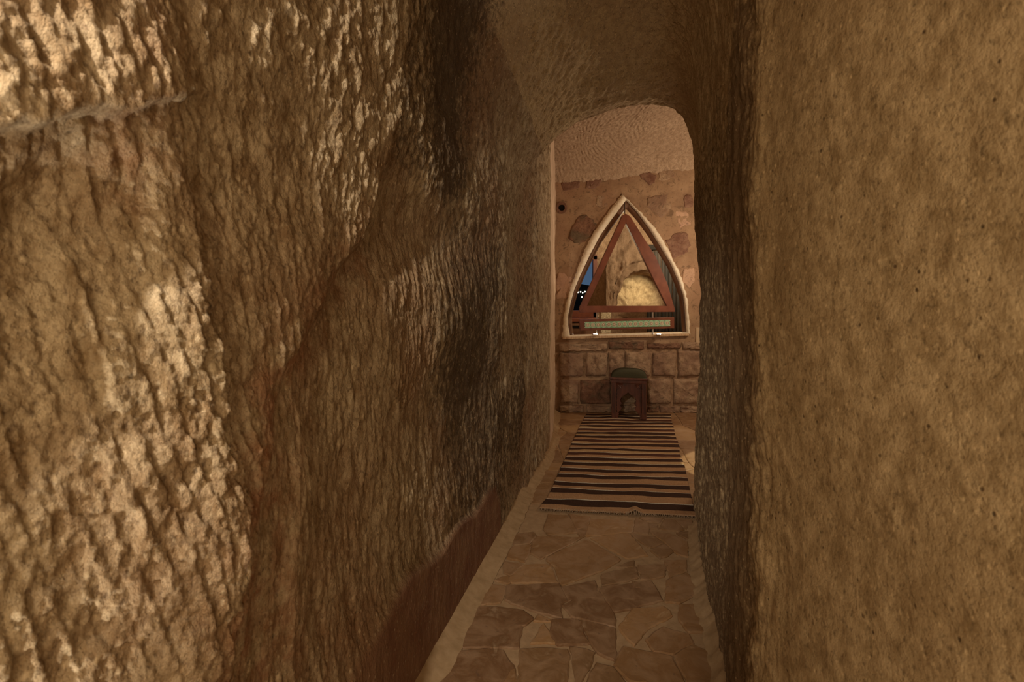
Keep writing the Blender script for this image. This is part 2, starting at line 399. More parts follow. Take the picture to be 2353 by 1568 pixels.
# left wall: rock then plaster
vs = np.linspace(2.80, YF+.05, 200); zs = np.linspace(-.03, 3.3, 320)
Yw, Zw = np.meshgrid(vs, zs, indexing='ij')
k0 = ss(2.90, 3.15, Yw); xe = np.interp(Zw, P[-1, :nL, 2], P[-1, :nL, 0])+.242*(Yw-2.95)-.03+.048*ss(2.82, 2.92, Yw)
Xw = np.interp(Yw, [2.80, 2.93, 3.5, 3.9, 5.0], [.035, .098, .245, .325, .446])
kk = fbm(Xw*40, Yw*40, Zw*12, 4)*.012*(1-.7*ss(3.6, 3.75, Yw))
kk += .006*fbm(Xw*4, Yw*4, Zw*3, 2)
Xw = (Xw+kk)*k0+xe*(1-k0); Xw -= .03*ss(1.75, 2.0, Zw)*(1-k0)
G = np.stack([Xw, Yw, Zw], -1)
o = grid_obj('wall_room_left', G, [M['left'], M['reveal']], {'soot_shade': .42*(1-ss(3.2, 3.5, Yw))+.04*fbm(Yw*3, Zw*2, Zw*0, 2)})
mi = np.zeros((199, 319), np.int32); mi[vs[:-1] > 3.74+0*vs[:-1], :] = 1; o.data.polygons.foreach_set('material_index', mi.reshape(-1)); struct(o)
# right wall of the room, back-room shell
def shell(name, c0, c1, c2, m, n=60, amp=.03, fs=4): return struct(grid_obj(name, rocky(rect_grid(c0, c1, c2, n, n), amp, fs), m))
shell('wall_room_right', (4.5, 2.9, -.05), (4.5, 5.0, -.05), (4.5, 2.9, 3.3), M['room_rock'])
# domed carved ceiling
xs_ = np.linspace(.0, 4.6, 950); ys_ = np.linspace(2.9, YF+.06, 420)
Xc, Yc = np.meshgrid(xs_, ys_, indexing='ij')
t = (YF-Yc)
Zc = 2.385+.145*(Xc-.46)/1.37-.03*np.maximum(Xc-1.8, 0)+.52*np.clip(t, 0, 2)**.8-.16*np.clip(t, 0, 2)**2
Zc += .03*fbm(Xc*2, Yc*2, Xc*0, 2)
r_ = np.hypot(Xc-1.45, Yc-4.3)*150+11*fbm(Xc*2.2, Yc*2.2, Xc*0+2, 2)   # strokes run in arcs
Zc += .0034*np.sin(r_)*(.5+fbm(Xc*22, Yc*22, Xc*0, 2))+.004*fbm(Xc*45, Yc*45, Xc*0, 3)
Zc -= (.040+.010*fbm(Xc*16, Xc*0, Xc*0, 3))*np.exp(-(np.maximum(t-.02, 0)/.035)**2)
struct(grid_obj('ceiling_room', np.stack([Xc, Yc, Zc], -1), M['room_rock']))

# far wall with the pointed opening
z1 = lambda u, v: uw(1240+u/3.92, 420+v/3.92, YF)
Lo = [(738, 112), (640, 240), (540, 370), (460, 500), (400, 620), (340, 780), (300, 890), (245, 1050), (225, 1180), (210, 1300), (205, 1392)]
Li = [(778, 155), (640, 340), (540, 480), (450, 650), (370, 820), (310, 960), (275, 1090), (252, 1200), (255, 1300), (270, 1375)]
Ro = [(738, 112), (890, 255), (1000, 370), (1100, 510), (1190, 680), (1270, 850), (1315, 1000), (1338, 1150), (1350, 1290), (1352, 1368)]
Ri = [(778, 155), (880, 265), (990, 415), (1090, 575), (1180, 725), (1248, 880), (1292, 1010), (1310, 1150), (1318, 1280), (1325, 1350)]
def loop(L, R, n=60, nb=30):
    l = resample([z1(*p) for p in L], n); r = resample([z1(*p) for p in R], n)
    b = resample([l[-1], r[-1]], nb)
    return np.concatenate([r[::-1], l[1:], b[1:-1]])    # right foot -> apex -> left foot -> along the sill
lo, li = loop(Lo, Ro), loop(Li, Ri)
rng = np.random.RandomState(3)
rect = (.25, 4.6, -.05, 3.2)
on = wall_hole(lo, rect, YF)
# start projection from the centre of the opening
cx, cz = lo[:, 0].mean(), 1.2
rows = []
Q = np.concatenate([lo, lo[:1]]); QO = np.concatenate([on, on[:1]])
for f in np.linspace(0, 1, 50)**1.3: rows.append(np.stack([Q[:, 0]*(1-f)+QO[:, 0]*f, np.full(len(Q), YF), Q[:, 1]*(1-f)+QO[:, 1]*f], 1))
G = np.stack(rows); G[..., 1] += .006*fbm(G[..., 0]*5, G[..., 2]*5, G[..., 2]*0, 3)
me_far = grid_obj('wall_far', G, [])
# render + embedded stones, joined into the wall mesh
def wallmat(name, a, b, c, fs=1, bs=.8):
    t = NT(name)
    m1 = t.noise(7*fs, 5, .6); m2 = t.noise(40*fs, 5, .65); m3 = t.noise(2.3*fs, 3, .5)
    cc = t.mix(t.ramp(m1, [(.36, 0.), (.62, 1.)]), a, b); cc = t.mix(t.ramp(m3, [(.48, 0.), (.62, .7)]), cc, c)
    cc = t.mix(t.ramp(t.noise(13*fs, 6, .7, None, 1.2), [(.36, .75), (.44, 0.)]), cc, tuple(k*.55 for k in a))
    cc = t.mix(t.ramp(m2, [(.30, .7), (.42, 0.)]), cc, tuple(k*.4 for k in a)); t.col(cc)
    t.bump(t.math('ADD', m1, t.math('MULTIPLY', m2, .5)), bs, .012); return t.m
M['render'] = wallmat('wall_render', (.27, .165, .095), (.37, .24, .14), (.31, .18, .105), 1, .5)
M['ashlar'] = wallmat('ashlar', (.27, .165, .10), (.42, .29, .18), (.22, .125, .08), 1.6, 1.0)
M['darkstone'] = wallmat('dark_stone', (.17, .085, .05), (.26, .14, .085), (.12, .10, .06), 3, 1.0)
M['palestone'] = wallmat('pale_stone', (.46, .29, .19), (.52, .33, .21), (.42, .25, .17), 2, .4)
M['redstone'] = wallmat('red_stone', (.20, .10, .065), (.27, .155, .10), (.17, .08, .05), 3, .8)
for k_ in ('render', 'ashlar', 'darkstone', 'palestone', 'redstone', 'black'): me_far.data.materials.append(M[k_])
bm = bmesh.new(); bm.from_mesh(me_far.data)
def stone(pts, y0, prot, mi, seed=0, div=6, rough_=.008, pillow=.5, noisy=.004):
    """rough-faced stone: outline polygon in x,z, domed face standing proud of the wall"""
    pts = resample(list(pts)+[pts[0]], 4*div+1)[:-1]
    c = pts.mean(0); n = len(pts); rings = []
    q = pts+noisy*np.stack([vn(pts[:, 0]*40, pts[:, 1]*40, pts[:, 0]*0+seed), vn(pts[:, 0]*40+9, pts[:, 1]*40, pts[:, 0]*0+seed)], 1)
    for f, s in ((0, 0.0), (.0, .5), (.06, .8), (.2, 1), (.4, 1), (.6, 1), (.8, 1)):
        r = q*(1-f)+c*f; hh = prot*s*(1 if s < 1 else 1)
        yy = y0-hh-(rough_*np.array([float(.55+.6*fbm(np.array(a*30), np.array(b*30), np.array(seed*1.), 4)) for a, b in r]) if s >= .8 else 0)
        yy = yy if np.ndim(yy) else np.full(n, yy)
        rings.append([bm.verts.new((r[i, 0], yy[i], r[i, 1])) for i in range(n)])
    cv = bm.verts.new((c[0], float(np.mean([v.co.y for v in rings[-1]])), c[1]))
    for a_, b_ in zip(rings[:-1], rings[1:]):
        for i in range(n):
            fc = bm.faces.new((a_[i], a_[(i+1) % n], b_[(i+1) % n], b_[i])); fc.material_index = mi; fc.smooth = True
    for i in range(n):
        fc = bm.faces.new((rings[-1][i], rings[-1][(i+1) % n], cv)); fc.material_index = mi; fc.smooth = True
z2 = lambda u, v: uw(1220+u/3.564, 780+v/3.564, YF)
z3 = lambda u, v: uw(1180+u/4.61, 220+v/4.61, YF)
rowsB = [[(225, 40, 625, 95), (640, 20, 925, 78), (950, 32, 1222, 76), (1238, 25, 1500, 78), (1520, 20, 1800, 78)],
         [(235, 110, 425, 300), (450, 110, 620, 300), (640, 105, 760, 300), (772, 100, 978, 298), (995, 105, 1182, 300), (1205, 92, 1385, 300), (1400, 95, 1640, 300), (1660, 95, 1900, 300)],
         [(235, 335, 388, 520), (402, 335, 650, 525), (662, 335, 940, 525), (952, 330, 1150, 525), (1162, 330, 1375, 525), (1390, 330, 1640, 525), (1660, 330, 1900, 525)],
         [(228, 542, 432, 592), (450, 545, 655, 592), (670, 545, 935, 592), (950, 545, 1042, 592), (1052, 545, 1205, 595), (1225, 545, 1400, 595), (1420, 545, 1640, 595)]]
sd = 1
for r in rowsB:
    for (u0, v0, u1, v1) in r:
        j = lambda: random.uniform(-5, 5)
        dark = (u0 in (402, 640, 950)) and v0 > 300 or v0 < 90 and u0 in (640, 950)
        stone([z2(u0+j(), v0+j()), z2(u1+j(), v0+j()), z2(u1+j(), v1+j()), z2(u0+j(), v1+j())], YF+.004, .022, 4 if False else (2 if dark else 1), sd, 9, .020, noisy=.007); sd += 1
for pts, mi, pr, f in [([(350, 300), (420, 290), (520, 370), (480, 470), (400, 540), (320, 550), (260, 500), (270, 440)], 2, .008, z1),
        ([(1130, 510), (1180, 515), (1190, 465), (1290, 445), (1330, 460), (1340, 510), (1365, 565), (1335, 580), (1330, 630), (1200, 680), (1165, 600)], 4, .006, z1),
        ([(1310, 810), (1420, 800), (1510, 840), (1500, 920), (1440, 950), (1370, 890)], 4, .008, z3),
        ([(1545, 790), (1700, 780), (1700, 860), (1640, 890), (1530, 900)], 1, .006, z3),
        ([(780, 870), (950, 840), (930, 910), (870, 980), (760, 980)], 4, .006, z3),
        ([(505, 920), (700, 900), (705, 975), (520, 1010)], 4, .004, z3),
        ([(170, 800), (290, 840), (310, 900), (240, 1050), (150, 1050), (140, 900)], 3, .004, z1),
        ([(1290, 780), (1390, 770), (1400, 880), (1350, 950), (1290, 900)], 3, .004, z1),
        ([(980, 130), (1150, 100), (1190, 230), (1090, 330), (960, 220)], 1, .005, z1),
        ([(1210, 250), (1330, 260), (1370, 380), (1260, 400)], 3, .004, z1),
        ([(1800, 1060), (1890, 1050), (1900, 1180), (1810, 1190)], 4, .005, z3),
        ([(880, 1060), (1020, 1050), (1060, 1140), (960, 1200), (870, 1160)], 1, .004, z3)]:
    stone([f(*p) for p in pts], YF+.003, pr, mi, sd, 8, .005, noisy=.010); sd += 1
# the round pipe hole
hx, hz = uw(1290.5, 478, YF)
ang = [2*PI*i/16 for i in range(16)]
for rr0, rr1, m0 in ((.055, .032, 4), (.032, 0, 5)):
    A = [bm.verts.new((hx+rr0*math.cos(t), YF-.012, hz+rr0*1.15*math.sin(t))) for t in ang]
    if rr1:
        B = [bm.verts.new((hx+rr1*math.cos(t), YF-.010, hz+rr1*math.sin(t))) for t in ang]
        for i in range(16): bm.faces.new((A[i], A[(i+1) % 16], B[(i+1) % 16], B[i])).material_index = m0
    else:
        B = [bm.verts.new((hx+rr0*math.cos(t), YF-.003, hz+rr0*math.sin(t))) for t in ang]
        for i in range(16): bm.faces.new((A[i], A[(i+1) % 16], B[(i+1) % 16], B[i])).material_index = 4
        bm.faces.new(B).material_index = m0
bm.to_mesh(me_far.data); bm.free(); struct(me_far)

# ------------------------------------------------------------------ pointed arch surround
arch = empty('arched_window_surround', (lo[:, 0].mean(), YF, lo[:, 1].min()))
AX, AZ = arch.location.x, arch.location.z
def strip(name, loops, mats, parent, matidx=None):
    off = np.array(parent.location); Ls = [np.concatenate([l, l[:1]])-off for l in loops]
    return grid_obj(name, np.stack(Ls), mats, parent=parent)
def l3(l, y): return np.stack([l[:, 0], np.full(len(l), y), l[:, 1]], 1)
ragged = lo+.010*np.stack([vn(lo[:, 0]*60, lo[:, 1]*60, lo[:, 0]*0), vn(lo[:, 0]*60+5, lo[:, 1]*60, lo[:, 0]*0)], 1)
strip('plaster_rim', [l3(ragged, YF+.01), l3(ragged, YF-.022), l3(lo*.6+li*.4, YF-.034), l3(li, YF-.03), l3(li, YF+.03)], M['plaster'], arch)
def shrink(l, s, cx=.0, cz=.0):
    c = np.array([l[:, 0].mean(), l[:, 1].min()]); return c+(l-c)*np.array([s, s])
w1 = shrink(li, .945); w1[:, 1] = np.maximum(w1[:, 1], li[:, 1].min()); w1[:, 0] += .016
strip('wood_lining', [l3(li, YF+.015), l3(shrink(li, .985), YF+.0), l3(w1, YF+.04), l3(w1, YF+.08)], M['wood2'], arch)
bm = bmesh.new()
sx0, sz0 = z1(205, 1392); sx1, sz1 = z1(1335, 1362)
prism(bm, [(sx0-AX, sz0-AZ-.018), (sx1-AX, sz1-AZ-.018), (sx1-AX, sz1-AZ+.006), (sx0-AX, sz0-AZ+.006)], -.045, .24, 0, .003)
obj('sill', bm, M['sill'], arch)
tag(arch, 'pointed arch opening in the far stone wall with pale plaster rim and wood lining', 'window')

em0 = NT('puck_light'); em0.b.inputs['Emission Color'].default_value = (1, .85, .6, 1); em0.b.inputs['Emission Strength'].default_value = 14; M['lens'] = em0.m
# ------------------------------------------------------------------ triangular mirror
YM = 4.90
mir = empty('triangular_mirror', (*[uw(1438, 718, YM)[0], YM], uw(1438, 718, YM)[1])[:3])
MX, MZ = mir.location.x, mir.location.z
def q(px, py): x, z = uw(px, py, YM); return (x-MX, z-MZ)
for nm, pts, y0 in (('frame_rail', [(1429, 496), (1437, 492), (1437.2, 513), (1348.4, 702), (1342, 716), (1331, 718), (1331, 708)], -.022),
                ('frame_rail', [(1437, 492), (1447, 498), (1505, 590), (1532, 652), (1549, 710), (1549, 717), (1538, 714), (1530.8, 702.5), (1437.2, 513)], -.022),
                ('frame_rail', [(1331.5, 718.5), (1343, 703), (1536, 703), (1548.5, 717)], -.024)):
    bm = bmesh.new(); prism(bm, [q(*p) for p in pts], y0, .03, 0, .003); obj(nm, bm, M['wood'], mir)
bm = bmesh.new(); prism(bm, [q(1437.2, 508), q(1344, 705), q(1534, 705)], .004, .012); obj('mirror_glass', bm, M['mirror'], mir)
bm = bmesh.new(); tube(bm, (q(1437, 463)[0], .03, q(1437, 463)[1]), (q(1437, 496)[0], .02, q(1437, 496)[1]), .004); obj('hanging_rod', bm, M['stooldark'], mir)
tag(mir, 'triangular mirror in a red-brown wooden frame hanging in the arch', 'mirror')

# ------------------------------------------------------------------ tiled board under the mirror
YT = 4.87
tb = empty('tiled_shelf_board', (uw(1440, 770, YT)[0], YT, uw(1440, 770, YT)[1])); TX, TZ = tb.location.x, tb.location.z
def q2(px, py): x, z = uw(px, py, YT); return (x-TX, z-TZ)
bm = bmesh.new(); prism(bm, [q2(1331, 735), q2(1548.5, 729), q2(1548.5, 755), q2(1333, 760)], -.015, .035, 0, .004); obj('board', bm, M['wood'], tb)
bm = bmesh.new()
A_, B_, C_, D_ = q2(1343, 740), q2(1537.5, 735), q2(1538.5, 750), q2(1344, 754.5)
prism(bm, [A_, B_, C_, D_], -.020, -.010, 0)
def ringd(cx, cz, r0, r1, y, mi, n=20):
    A = [bm.verts.new((cx+r0*math.cos(2*PI*i/n), y, cz+r0*math.sin(2*PI*i/n))) for i in range(n)]
    B = [bm.verts.new((cx+r1*math.cos(2*PI*i/n), y, cz+r1*math.sin(2*PI*i/n))) for i in range(n)] if r1 > 0 else None
    Ao = [bm.verts.new((v.co.x, y+.003, v.co.z)) for v in A]
    for i in range(n):
        bm.faces.new((A[i], A[(i+1) % n], Ao[(i+1) % n], Ao[i])).material_index = mi
        if B: bm.faces.new((A[i], A[(i+1) % n], B[(i+1) % n], B[i])).material_index = mi
    if not B: bm.faces.new(A).material_index = mi
for i in range(16):
    f = (i+.5)/16; cx = (A_[0]*(1-f)+B_[0]*f+D_[0]*(1-f)+C_[0]*f)/2; cz = (A_[1]*(1-f)+B_[1]*f+D_[1]*(1-f)+C_[1]*f)/2
    ringd(cx, cz, .0285, .0235, -.0215, 1); ringd(cx, cz, .019, .0150, -.0225, 2); ringd(cx, cz, .0150, .0, -.0230, 3)
    ringd(cx, cz, .0105, .0075, -.0240, 2); ringd(cx, cz, .0045, 0, -.0245, 2)
    for s in (-1, 1):
        for e in (-1, 1): ringd(cx+s*.026, cz+e*.024, .004, 0, -.0215, 2, 8)
obj('tile_strip', bm, [M['tgreen'], M['tpale'], M['tcream'], M['tbrown']], tb)
for px, fx in ((1373, 1368), (1503, 1514)):
    x, zt = q2(px, 757); _, zb = q2(px, 769); bm = bmesh.new(); tube(bm, (x, .042, zb), (x, .042, q2(px, 716)[1]), .007)
    obj('support_rod', bm, M['steel'], tb)
    fxx, zf = q2(fx, 769.5); bm = bmesh.new(); tube(bm, (fxx, .0, zf-.004), (fxx, .0, zf+.006), .038, 24, 0, .030); ft = obj('round_foot', bm, M['steel'], tb, True)
    bm = bmesh.new(); tube(bm, (fxx, -.0, zf+.006), (fxx, .0, zf+.009), .020, 20); obj('lamp_lens', bm, M['lens'], ft)
tag(tb, 'long wooden board inlaid with green medallion tiles below the mirror', 'shelf')

# ------------------------------------------------------------------ rooms beyond the arch
RX = (.30, 3.2); YB = 7.1
shell('wall_back_far', (RX[0], YB, -.05), (RX[1]+.6, YB, -.05), (RX[0], YB, .95), M['room_rock'], 60, .03)
shell('wall_back_left', (RX[0], YF+.23, -.05), (RX[0], YB, -.05), (RX[0], YF+.23, 2.9), M['room_rock'])
shell('wall_back_right', (RX[1], YF+.23, -.05), (RX[1], YB, -.05), (RX[1], YF+.23, 2.9), M['room_rock'])
shell('ceiling_back', (RX[0]-.1, YF+.2, 2.55), (RX[1]+.2, YF+.2, 2.55), (RX[0]-.1, YB+.1, 2.75), M['room_rock'], 120, .08, 3)
shell('floor_back', (RX[0]-.1, YF+.2, 0), (RX[1]+.2, YF+.2, 0), (RX[0]-.1, YB+.1, 0), M['room_rock'], 30, .01)
# back wall: rock above and right of the window, opening between
WX0, WX1 = .62, 1.20; WZ0, WZ1 = 1.02, 1.76
shell('wall_back_upper', (RX[0], YB-.0, WZ1), (RX[1]+.6, YB, WZ1), (RX[0], YB, 2.95), M['room_rock'], 120, .05, 5)
shell('wall_back_centre', (WX1, YB, .90), (RX[1]+.6, YB, .90), (WX1, YB, WZ1+.02), M['room_rock'], 120, .04, 5)
shell('wall_back_corner', (RX[0]-.1, YB, .90), (WX0, YB, .90), (RX[0]-.1, YB, WZ1+.02), M['room_rock'], 40, .02, 5)
wf = empty('window_1', (.91, YB-.03, WZ0)); struct(wf)
bm = bmesh.new()
for b_ in ((-.33, -.27, -.04, .05, -.12, .78), (.27, .33, -.04, .05, -.12, .78), (-.33, .33, -.04, .05, .72, .79), (-.33, .33, -.04, .05, -.12, -.02)): box(bm, *b_, 0, .004)
obj('window_frame', bm, M['wood'], wf)
bm = bmesh.new(); box(bm, -.27, .27, 0, .006, -.02, .72)
tg = NT('window_pane'); tg.b.inputs['Transmission Weight'].default_value = 1; tg.b.inputs['Roughness'].default_value = 0; tg.b.inputs['IOR'].default_value = 1.1
obj('window_glass', bm, tg.m, wf)
# wooden chest / bench below the window
ben = empty('wooden_bench', (.86, 6.9, 0)); bm = bmesh.new(); box(bm, -.5, .36, -.25, .12, .0, .84, 0, .01); obj('bench_body', bm, M['wood2'], ben)
bm = bmesh.new(); box(bm, -.5, .38, -.27, .12, .85, .90, 0, .008); obj('bench_top', bm, M['wood'], ben)
bm = bmesh.new(); box(bm, -.5, .36, -.255, -.245, .76, .80); obj('drawer_gap', bm, M['black'], ben)
tag(ben, 'red-brown wooden cabinet below the blue window beyond the arch', 'cabinet')
x_, z_ = uw(1391, 745, 6.3)
bm = bmesh.new(); box(bm, x_-.065, x_+.065, 6.25, 6.40, 0, z_+.30, 0, .008); po = obj('stone_post', bm, M['pstone']); tag(po, 'speckled pale stone post seen under the mirror', 'post')
# cane screen at the right
cs = empty('cane_screen', (2.25, 6.3, 0)); bm = bmesh.new()
for i in range(19):
    x = -.47+i*.048; yj = random.uniform(-.01, .01); tube(bm, (x, yj, 0), (x+random.uniform(-.006, .006), yj, 1.80+random.uniform(-.02, .0)), .023, 10)
obj('canes', bm, M['curtain'], cs, True)
bm = bmesh.new(); box(bm, -.51, .45, -.04, .04, 1.80, 1.87, 0, .006); obj('top_rail', bm, M['black'], cs)
tag(cs, 'dark upright cane screen seen at the right inside the arch', 'screen')
# town beyond the window
bm = bmesh.new(); hg = []
for i in range(41):
    x = -14+i*.9; hg.append((x, 2.25+.15*math.sin(i*.5)+.08*math.sin(i*1.7)))
prism(bm, [(-14, -6)]+hg+[(22, -6)], 30.02, 36); tag(obj('hillside', bm, M['black']), 'dark hillside beyond the distant window', 'hill')
em = NT('street_light_glow'); em.b.inputs['Emission Color'].default_value = (1, .9, .7, 1); em.b.inputs['Emission Strength'].default_value = 6; em.col((1, .9, .7))
first = None
for px, py, lb in ((1328, 672, 'leftmost'), (1334, 671, 'second from the left'), (1339, 673, 'third from the left'), (1344, 670.5, 'rightmost'), (1337, 683, 'lowest')):
    x, z = uw(px, py, 30)
    if first is None:
        bm = bmesh.new(); bmesh.ops.create_icosphere(bm, subdivisions=1, radius=.045); first = obj('town_light', bm, em.m); o = first
    else: o = first.copy(); C.objects.link(o)
    o.location = (x, 30, z); tag(o, 'tiny white town light through the distant window, %s of the five' % lb, 'light', 'town lights beyond the window')

# ------------------------------------------------------------------ floor of irregular flagstones set in mortar
def fl(u, v): return uf(900+u/2.941, 1100+v/2.941)
S = [[(1345,280),(1635,290),(1625,365),(1310,398)],[(1060,250),(1190,255),(1250,370),(1060,385),(1030,350)],[(1200,250),(1340,265),(1325,330),(1250,345)],
[(1255,345),(1320,335),(1305,398),(1270,398)],[(1650,275),(1735,310),(1735,380),(1635,370)],[(1680,270),(1840,270),(1800,303),(1730,298)],[(1745,315),(1795,318),(1795,345),(1745,345)],
[(1850,285),(1905,280),(1975,350),(1930,365),(1810,345)],[(1915,280),(2030,290),(2025,348),(1990,343)],[(1350,410),(1590,375),(1640,420),(1730,525),(1590,548)],
[(1615,380),(1780,400),(1830,445),(1740,475),(1690,440)],[(1750,487),(1850,452),(1900,500),(1815,550)],[(1750,370),(1880,375),(1990,430),(2010,540),(1920,510),(1850,440)],
[(960,395),(1290,405),(1130,488),(1010,548),(945,510)],[(1160,485),(1330,420),(1550,555),(1390,640),(1150,728),(1100,600),(1040,552)],[(820,467),(940,452),(925,520),(900,568),(780,540)],
[(830,380),(960,370),(970,400),(935,443),(825,455)],[(900,592),(1060,587),(1125,712),(810,712),(800,670)],[(755,562),(890,590),(800,660),(762,640)],[(700,692),(785,662),(798,712),(775,718)],
[(665,718),(772,737),(735,842),(600,858)],[(785,732),(1130,718),(1185,832),(1140,850),(1145,948),(960,900),(765,830)],[(1155,742),(1378,700),(1385,808),(1200,832)],
[(1400,745),(1750,702),(1830,828),(1510,912)],[(1422,652),(1650,604),(1662,678),(1425,732)],[(1520,603),(1640,563),(1635,610)],[(1668,590),(1860,590),(1830,668),(1690,692)],
[(1630,702),(1770,733),(1765,750),(1650,745)],[(1640,887),(1840,872),(1900,940),(1740,1010),(1635,1140),(1535,1015)],[(1160,862),(1395,760),(1500,920),(1510,1005),(1275,955),(1215,940)],
[(575,872),(870,892),(960,960),(870,1012),(858,1148),(445,1150),(480,1045)],[(1000,925),(1075,955),(1075,970),(965,970)],[(1030,985),(1103,1115),(947,1115)],
[(1092,962),(1262,962),(1330,1125),(1112,1130),(1075,1030)],[(1275,970),(1510,1022),(1508,1240),(1380,1180)],[(872,1157),(1193,1167),(1188,1340),(1150,1420),(858,1420)],
[(430,1172),(745,1172),(820,1282),(735,1420),(320,1420)],[(1207,1147),(1368,1182),(1330,1290),(1270,1420),(1240,1420),(1240,1270)],[(1570,1147),(1890,1215),(1990,1420),(1610,1377),(1512,1272)],
[(1722,1100),(1840,1012),(2000,1062),(2030,1130),(1900,1195),(1780,1178)],[(1950,862),(2060,852),(2140,882),(2160,1040),(2010,1052),(1940,960)],[(1380,1262),(1500,1292),(1600,1420),(1310,1420)],
[(1920,1210),(2040,1140),(2170,1180),(2190,1420),(2010,1420)],[(762,1312),(835,1292),(830,1420),(740,1420)],[(1930,375),(2035,360),(2045,420),(1990,415)],[(1860,700),(1990,640),(2090,760),(1950,850),(1850,840)],[(1850,560),(1990,560),(1985,630),(1880,670)]]
lightset = {9, 17, 28, 32, 0, 31}
redset = {21, 22, 23, 29, 30, 33, 34, 36}
bm = bmesh.new(); cl = bm.loops.layers.color.new('tone')
def flag(pts, tone, seed, top=.006):
    n = max(3, len(pts)); P_ = resample(list(pts)+[pts[0]], 48)[:-1]
    P_ = P_+.004*np.stack([vn(P_[:, 0]*45, P_[:, 1]*45, P_[:, 0]*0+seed), vn(P_[:, 0]*45+7, P_[:, 1]*45, P_[:, 0]*0+seed)], 1)
    c = P_.mean(0); rings = []; dv0 = P_-c; P_ = P_+dv0/np.hypot(dv0[:, 0], dv0[:, 1])[:, None]*.006
    for off, z in ((0, -.004), (.0, top*.5), (.006, top), (.5, top), ):
        dv = P_-c; L = np.hypot(dv[:, 0], dv[:, 1])[:, None]
        r = P_-dv/L*np.minimum(off, L*.5) if off < .4 else P_*.5+c*.5
        rings.append([bm.verts.new((a, b, z+.0015*math.sin(a*40+seed)*(z > 0))) for a, b in r])
    fs = []
    for a, b in zip(rings[:-1], rings[1:]):
        for i in range(len(a)): fs.append(bm.faces.new((a[i], a[(i+1) % len(a)], b[(i+1) % len(a)], b[i])))
    fs.append(bm.faces.new(rings[-1]))
    for f in fs:
        f.material_index = 1; f.smooth = False
        for lp_ in f.loops: lp_[cl] = (*tone, 1)
def tone(k):
    if k in lightset: return (.56, .41, .25)
    if k in redset: return (.40, .265, .15)
    g = random.uniform(.9, 1.1); return tuple(a*g for a in (.47, .335, .195))
for k, s in enumerate(S): flag([fl(*p) for p in s], tone(k), k)
# stones of the same paving further in, under and beside the rug, and beside the lens
def jit(x0, x1, y0, y1, sx, sy, seed):
    r = random.Random(seed); nx = int((x1-x0)/sx); ny = int((y1-y0)/sy)
    V = [[(x0+i*sx+r.uniform(-.3, .3)*sx*(0 < i < nx), y0+j_*sy+r.uniform(-.3, .3)*sy*(0 < j_ < ny)) for i in range(nx+1)] for j_ in range(ny+1)]
    for j_ in range(ny):
        for i in range(nx):
            q_ = np.array([V[j_][i], V[j_][i+1], V[j_+1][i+1], V[j_+1][i]]); c = q_.mean(0); q_ = c+(q_-c)*.94
            t_ = r.choice([(.54, .40, .245), (.50, .365, .22), (.58, .44, .27), (.46, .32, .19)])
            flag([tuple(p) for p in q_], t_, seed+i*7+j_*13)
jit(.10, 4.3, 2.72, 4.93, .30, .245, 5)
jit(-.7, .6, -1.4, 1.33, .33, .30, 9)
nv = bmesh.ops.create_grid(bm, x_segments=2, y_segments=2, size=1)['verts']
for v in nv: v.co = Vector((1.9+v.co.x*3.2, 1.7+v.co.y*3.4, 0))
for f in bm.faces:
    if f.material_index == 0:
        for lp_ in f.loops: lp_[cl] = (.4, .27, .16, 1)
t = NT('mortar'); n1 = t.noise(30, 5, .6); t.col(t.mix(t.ramp(n1, [(.35, 0.), (.65, 1.)]), (.30, .19, .10), (.37, .24, .13))); t.bump(n1, .4, .006); M['mortar'] = t.m
M['fillet'] = simple('mortar_fillet', (.30, .195, .10), .9, .1, 30, (.38, .255, .14), .4)
t = NT('flagstone'); n1 = t.noise(11, 6, .62, None, .6); n2 = t.noise(60, 4, .6)
c = t.mix(t.ramp(n1, [(.36, .0), (.60, .55)]), t.attr('tone', 'Color'), (.37, .235, .135))
c = t.mix(t.ramp(n2, [(.28, .5), (.36, 0.)]), c, (.10, .06, .04))
c = t.mix(t.ramp(n1, [(.30, .35), (.42, .0)]), c, (.58, .42, .26))
t.col(c); t.rough(.55, .3); t.bump(t.math('ADD', n1, t.math('MULTIPLY', n2, .3)), .35, .008); M['flag'] = t.m
struct(obj('floor', bm, [M['mortar'], M['flag']]))
# mortar fillet running along the foot of the left and right walls
bm = bmesh.new()
def fillet(pts, sgn, wd, name):
    G = []
    for i, (x, y) in enumerate(pts):
        G.append([(x-sgn*.06, y, .10), (x-sgn*.02, y, .055), (x+sgn*.01, y, .03), (x+sgn*wd*.6, y, .011), (x+sgn*wd, y, .004)])
    G = np.array(G); G[..., 0] += .006*fbm(G[..., 1]*6, G[..., 2]*20, G[..., 0]*0, 2); G[..., 2] += .002*fbm(G[..., 1]*12, G[..., 0]*12, G[..., 0]*0, 2)
    struct(grid_obj(name, G, M['fillet']))
yy_ = np.linspace(.3, 2.93, 160)
bx_ = lambda c, y: float(np.interp(y, P[:, c, 1], P[:, c, 0]))
fillet([(bx_(10, y)+.0, y) for y in yy_], 1, .075, 'trim_1')
fillet([(bx_(-12, y), y) for y in np.linspace(.3, 2.45, 140)], -1, .05, 'trim_2')
fillet([(float(np.interp(y, [2.85, 3.0, 3.5, 3.9, 5.0], [.045, .115, .245, .325, .446])), y) for y in np.linspace(2.9, 4.93, 120)], 1, .06, 'trim_3')

